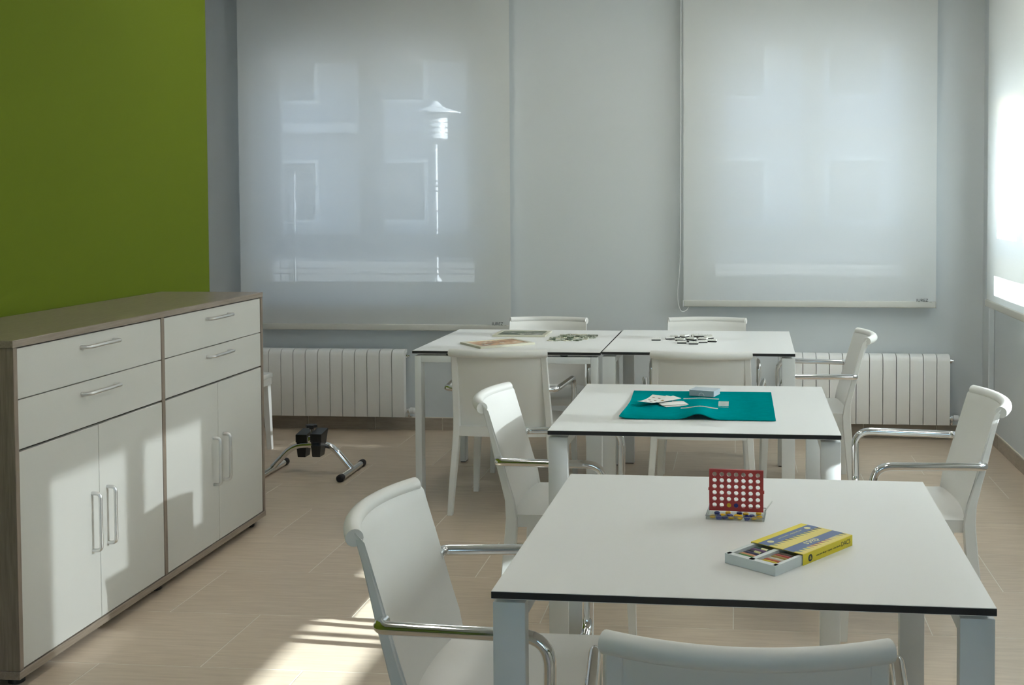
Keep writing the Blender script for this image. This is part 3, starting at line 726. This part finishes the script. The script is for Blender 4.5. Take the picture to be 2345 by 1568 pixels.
# cards
M['pipred'] = mat('red_pip', (.25, .05, .03), .5); M['pipgreen'] = mat('green_pip', (.10, .12, .04), .5); M['pipgold'] = mat('gold_pip', (.45, .28, .05), .5); M['pipblue'] = mat('blue_pip', (.03, .06, .25), .5)
def card(x, y, z, a, tilt, label, pips, bend=.004):
    root = thing('playing_card', label, 'playing card', group='playing cards on the teal mat')
    root.matrix_world = Matrix.Translation((x, y, TZ+z))@Matrix.Rotation(a, 4, 'Z')@Matrix.Rotation(tilt, 4, 'X')
    W_, H_ = .0305, .0475; b = B(); n = 8
    f = lambda v: bend*(v/H_)**2
    secs = [[b.verts.new((s*W_, -H_+2*H_*k/n, f(-H_+2*H_*k/n)+dz)) for s in (-1, 1)] for dz in (0, .0005) for k in range(n+1)]
    lo, hi = secs[:n+1], secs[n+1:]
    for k in range(n):
        b.faces.new((lo[k][1], lo[k][0], lo[k+1][0], lo[k+1][1])); b.faces.new((hi[k][0], hi[k][1], hi[k+1][1], hi[k+1][0]))
        for s in (0, 1): b.faces.new((lo[k][s], lo[k+1][s], hi[k+1][s], hi[k][s]))
    b.faces.new((lo[0][0], lo[0][1], hi[0][1], hi[0][0])); b.faces.new((lo[n][0], lo[n][1], hi[n][1], hi[n][0]))
    obj('sheet', b, 'card', root, True)
    for (px, py, kind) in pips:
        c1 = B(); zz = f(py)+.0006
        if kind == 'club':
            prism(c1, [(px-.007, py+.002), (px-.004, py-.002), (px+.004, py-.003), (px+.007, py+.001), (px, py+.0015)], zz, zz+.0003); obj('pip', c1, 'pipgreen', root)
            c1 = B(); prism(c1, [(px-.002, py-.002), (px+.003, py-.002), (px+.003, py+.002), (px-.002, py+.002)], zz+.0003, zz+.0005); obj('pip', c1, 'pipred', root)
        elif kind == 'coin': prism(c1, [(px+.010*math.cos(q*PI/6), py+.010*math.sin(q*PI/6)) for q in range(12)], zz, zz+.0003); obj('pip', c1, 'pipgold', root)
        else: prism(c1, [(px-.003, py-.004), (px+.003, py-.004), (px+.003, py+.004), (px-.003, py+.004)], zz, zz+.0003); obj('pip', c1, 'pipblue', root)
    b = B(); e = .0008
    zf = lambda v: f(v)+.00055
    return root
P6 = [(sx*.012, y, 'club') for sx in (-1, 1) for y in (-.026, 0, .026)]
card(-.222, 3.985, .0065, -1.05, .0, 'lowest card of the small stack under the fan', [], .0)
card(-.228, 3.995, .0090, -1.25, .0, 'card of the small stack just under the fan, turned furthest', [], .0)
card(-.258, 4.055, .0125, -1.02, .03, 'top card of the fan showing a row of small marks', [(-.012, .02, 'club'), (.01, -.01, 'club')], .003)
card(-.268, 4.020, .0168, -.80, .06, 'middle card of the fan showing a gold coin', [(.010, -.012, 'coin'), (-.014, .018, 'blue')], .003)
card(-.300, 3.985, .0205, -.52, .10, 'front card of the fan showing six small clubs', P6, .006)

# ================================================================== jigsaw boards, pieces and dominoes on the back tables
def picture(name, cols, sc):
    m = bpy.data.materials.new(name); m.use_nodes = True; t = m.node_tree; p = t.nodes['Principled BSDF']
    tc = t.nodes.new('ShaderNodeTexCoord'); n = t.nodes.new('ShaderNodeTexNoise'); n.inputs['Scale'].default_value = sc; n.inputs['Detail'].default_value = 5
    cr = t.nodes.new('ShaderNodeValToRGB'); cr.color_ramp.elements[0].position = .34; cr.color_ramp.elements[-1].position = .66
    cr.color_ramp.elements[0].color = cols[0]+(1,); cr.color_ramp.elements[-1].color = cols[-1]+(1,)
    for i, c in enumerate(cols[1:-1]): e = cr.color_ramp.elements.new(.34+.32*(i+1)/(len(cols)-1)); e.color = c+(1,)
    t.links.new(tc.outputs['Object'], n.inputs['Vector']); t.links.new(n.outputs['Fac'], cr.inputs[0]); t.links.new(cr.outputs[0], p.inputs['Base Color']); p.inputs['Roughness'].default_value = .3
    return m
M['pic1'] = picture('sepia_picture', [(.10, .07, .05), (.42, .20, .08), (.52, .30, .14), (.62, .45, .28)], 14)
M['pic2'] = picture('green_picture', [(.02, .04, .02), (.07, .11, .05), (.16, .18, .13), (.40, .40, .36)], 16)
M['pic3'] = picture('greenish_piece_print', [(.10, .13, .08), (.30, .33, .24), (.62, .62, .54)], 60)
M['board'] = mat('cream_board', (.62, .60, .48), .5)
def board(x, y, rz, hx, hy, pic, label, glints):
    r = thing('jigsaw_board', label, 'jigsaw board', (x, y, TZ), rz)
    obj('base', box(B(), -hx, hx, -hy, hy, .0003, .007, .0008), 'board', r)
    b = B(); m_ = .022
    for q in ((-hx, hx, -hy, -hy+m_), (-hx, hx, hy-m_, hy), (-hx, -hx+m_, -hy+m_, hy-m_), (hx-m_, hx, -hy+m_, hy-m_)): box(b, *q, .007, .0105, .0006)
    obj('rim', b, 'board', r)
    p = obj('picture', box(B(), -hx+m_, hx-m_, -hy+m_, hy-m_, .007, .0088), pic, r)
    for k in range(glints):  # glints of light on the picture, put in as pale flakes
        px, py = random.uniform(-hx+.04, hx-.04), random.uniform(-hy+.04, hy-.04)
        b = B(); prism(b, [(px-.012, py-.004), (px, py-.007), (px+.012, py-.003), (px+.010, py+.005), (px-.002, py+.003), (px-.010, py+.006)], .0089, .0096); obj('painted_glint', b, 'card' if k % 2 else 'pic3', p)
    return r
board(-1.205, 5.645, math.atan2(5.65-5.447, -1.024+1.254)-.05, .150, .118, 'pic1', 'jigsaw board with an orange sepia picture, nearer of the two', 9)
board(-1.155, 6.058, .0, .142, .115, 'pic2', 'jigsaw board with a dark green picture, farther of the two', 9)
def piece_poly(kind, s):
    base = [(-1, -1), (1, -1), (1, 1), (-1, 1)]; out = []
    for i in range(4):
        a = Vector(base[i]); c = Vector(base[(i+1) % 4]); d = c-a; nrm = Vector((d.y, -d.x)).normalized(); tb = (kind >> i) & 1; sg = .42 if tb else -.34
        out.append(a)
        for t, h, wd in ((.40, 0, 0), (.36, .7, 0), (.5, 1, 0), (.64, .7, 0), (.60, 0, 0)): out.append(a+d*t+nrm*sg*h)
    return [(p.x*s, p.y*s) for p in out]
pm = []
for k, m_ in ((5, 'pic3'), (10, 'pic3'), (3, 'board'), (12, 'pic2')):
    b = B(); prism(b, piece_poly(k, .0125), 0, .0045); o = obj('tmp', b, [m_], None); pm.append(o.data); bpy.data.objects.remove(o)
cells = []
for iy in range(5):
    for ix in range(8):
        x = -.965+ix*.0295+random.uniform(-.004, .004); y = 5.805+iy*.062+random.uniform(-.012, .012)
        u = (x+.865)/.12; v = (y-5.93)/.155
        if u*u+v*v*.9-.55*u*v < 1.05: cells.append((x, y))
for n, (x, y) in enumerate(cells):
    o = bpy.data.objects.new('jigsaw_piece', random.choice(pm)); C.objects.link(o)
    o.location = (x, y, TZ+.0003); o.rotation_euler = (0, 0, random.uniform(0, 6.28))
    tag(o, 'small jigsaw piece in the loose heap beside the boards', 'jigsaw piece', 'loose jigsaw pieces')
for n in range(9):
    x, y = cells[(n*3) % len(cells)]
    o = bpy.data.objects.new('jigsaw_piece', random.choice(pm)); C.objects.link(o)
    o.location = (x+.01, y+.012, TZ+.0052); o.rotation_euler = (random.uniform(-.08, .08), random.uniform(-.08, .08), random.uniform(0, 6.28))
    tag(o, 'small jigsaw piece in the loose heap beside the boards', 'jigsaw piece', 'loose jigsaw pieces')
# dominoes
def make_domino():
    r = thing('domino', 'x', 'domino', group='dominoes in a heap')
    obj('backing', box(B(), -.0235, .0235, -.0118, .0118, .0002, .0058, .0008), 'black', r)
    f = obj('face', box(B(), -.0235, .0235, -.0118, .0118, .0058, .0134, .0012), 'card', r)
    b = B(); box(b, -.0006, .0006, -.009, .009, .0134, .0136)
    for px, py in ((-.017, -.006), (-.012, 0), (-.007, .006), (.008, -.006), (.016, .006), (.008, .006), (.016, -.006)): lathe(b, [(.0017, .0134), (.0017, .0136)], (px, py, 0), 8)
    obj('pips', b, 'print', f); return r
D0 = make_domino(); first = True
DOM = [(-.420, 5.855, .05, 0), (-.352, 5.905, .25, 0), (-.330, 5.975, -.4, 0), (-.295, 5.850, -.25, 0), (-.282, 5.742, .05, 0), (-.265, 5.925, .3, 0), (-.285, 6.010, .1, 0), (-.222, 5.712, -.06, 0), (-.236, 5.820, .55, 0), (-.215, 5.965, -.2, 0), (-.178, 5.770, .12, 0), (-.180, 5.870, -.35, 0), (-.225, 6.040, .0, 0), (-.152, 5.940, .6, 0), (-.160, 6.020, .1, 0), (-.132, 5.810, -.2, 0),
       (-.272, 5.885, 1.1, 1), (-.205, 5.915, .2, 1), (-.235, 5.765, -.5, 1)]
DLAB = {0: 'single domino lying apart at the left of the heap', 1: 'domino at the left end of the heap, next to the single one', 7: 'frontmost domino of the heap', 4: 'domino at the front left corner of the heap', 15: 'domino at the right end of the heap', 16: 'domino lying crosswise on top of the heap', 17: 'domino lying lengthwise on top of the heap', 18: 'domino on top of the front of the heap'}
for n, (x, y, a, lay) in enumerate(DOM):
    d = D0 if n == 0 else dup(D0)
    place(d, (x, y, TZ+.0138*lay+.0001), a, DLAB.get(n, 'white-faced domino lying in the heap on the right back table'))

# ================================================================== outside
tag(obj('ground', box(B(), -40, 40, 7.6, 60, -.4, -.15), 'concrete'), 'pale pavement outside the windows', 'ground', kind='structure')
tag(obj('ground_side', box(B(), 2.2, 60, -40, 7.6, -.4, -.15), 'concrete'), 'pale pavement along the sunny side', 'ground', kind='structure')
lp = thing('street_lamp', 'white street lamp outside the left window', 'street lamp', (-4.56, 17.0, -.15))
obj('post', lathe(B(), [(.08, 0), (.08, .4), (.032, .45), (.030, 2.50)], (0, 0, 0), 14), 'lamp', lp, True)
b = B(); lathe(b, [(.10, 2.48), (.185, 2.54), (.185, 2.86), (.17, 2.88)], (0, 0, 0), 20); hd = obj('lantern', b, 'lamp', lp, True)
for z in (2.62, 2.70, 2.78): obj('louvre_ring', lathe(B(), [(.195, z), (.195, z+.018)], (0, 0, 0), 20), 'alu', hd, True)
obj('canopy', lathe(B(), [(.38, 2.92), (.38, 2.94), (.12, 3.02), (.05, 3.10)], (0, 0, 0), 24), 'lamp', lp, True)
fc = thing('wire_fence', 'grey wire railing fence outside the back windows', 'fence', (-1.0, 10.0, -.15))
for z in (1.783, 1.737, 1.694, 1.518, 1.346, 1.002, .955, .60):
    obj('rail', box(B(), -6, 6, -.008, .008, z-.006, z+.006), 'fence', fc)
b = B()
for k in range(150): x = -6+k*.08; box(b, x-.003, x+.003, -.003, .003, .3, 1.52)
pk = obj('pickets', b, 'fence', fc); pk['kind'] = 'stuff'
for k in range(5): obj('post', box(B(), -6+k*3-.025, -6+k*3+.025, -.02, .02, 0, 1.85), 'fence', fc)
bd = thing('apartment_building', 'pale apartment building across the street', 'building', (-3, 30, -.15))
obj('wall', box(B(), -26, 9, 0, 8, 0, 11), 'facade', bd); obj('wall', box(B(), 10, 34, -2, 8, 0, 13), 'facade2', bd)
for z in (1.0, 4.2, 7.4):
    for k in range(11):
        x = -24+k*3.0; f_ = obj('window', box(B(), x-.75, x+.75, -.06, 0, z, z+1.7), 'pvc', bd); obj('pane', box(B(), x-.66, x+.66, -.07, -.06, z+.09, z+1.61), 'darkglass', f_)
    for k in range(6):
        x = 12+k*3.4; f_ = obj('window', box(B(), x-.75, x+.75, -2.06, -2, z, z+1.7), 'pvc', bd); obj('pane', box(B(), x-.66, x+.66, -2.07, -2.06, z+.09, z+1.61), 'darkglass', f_)
for z in (3.4, 6.6, 9.8): obj('ledge', box(B(), -26, 9, -.6, 0, z, z+.25), 'facade', bd)
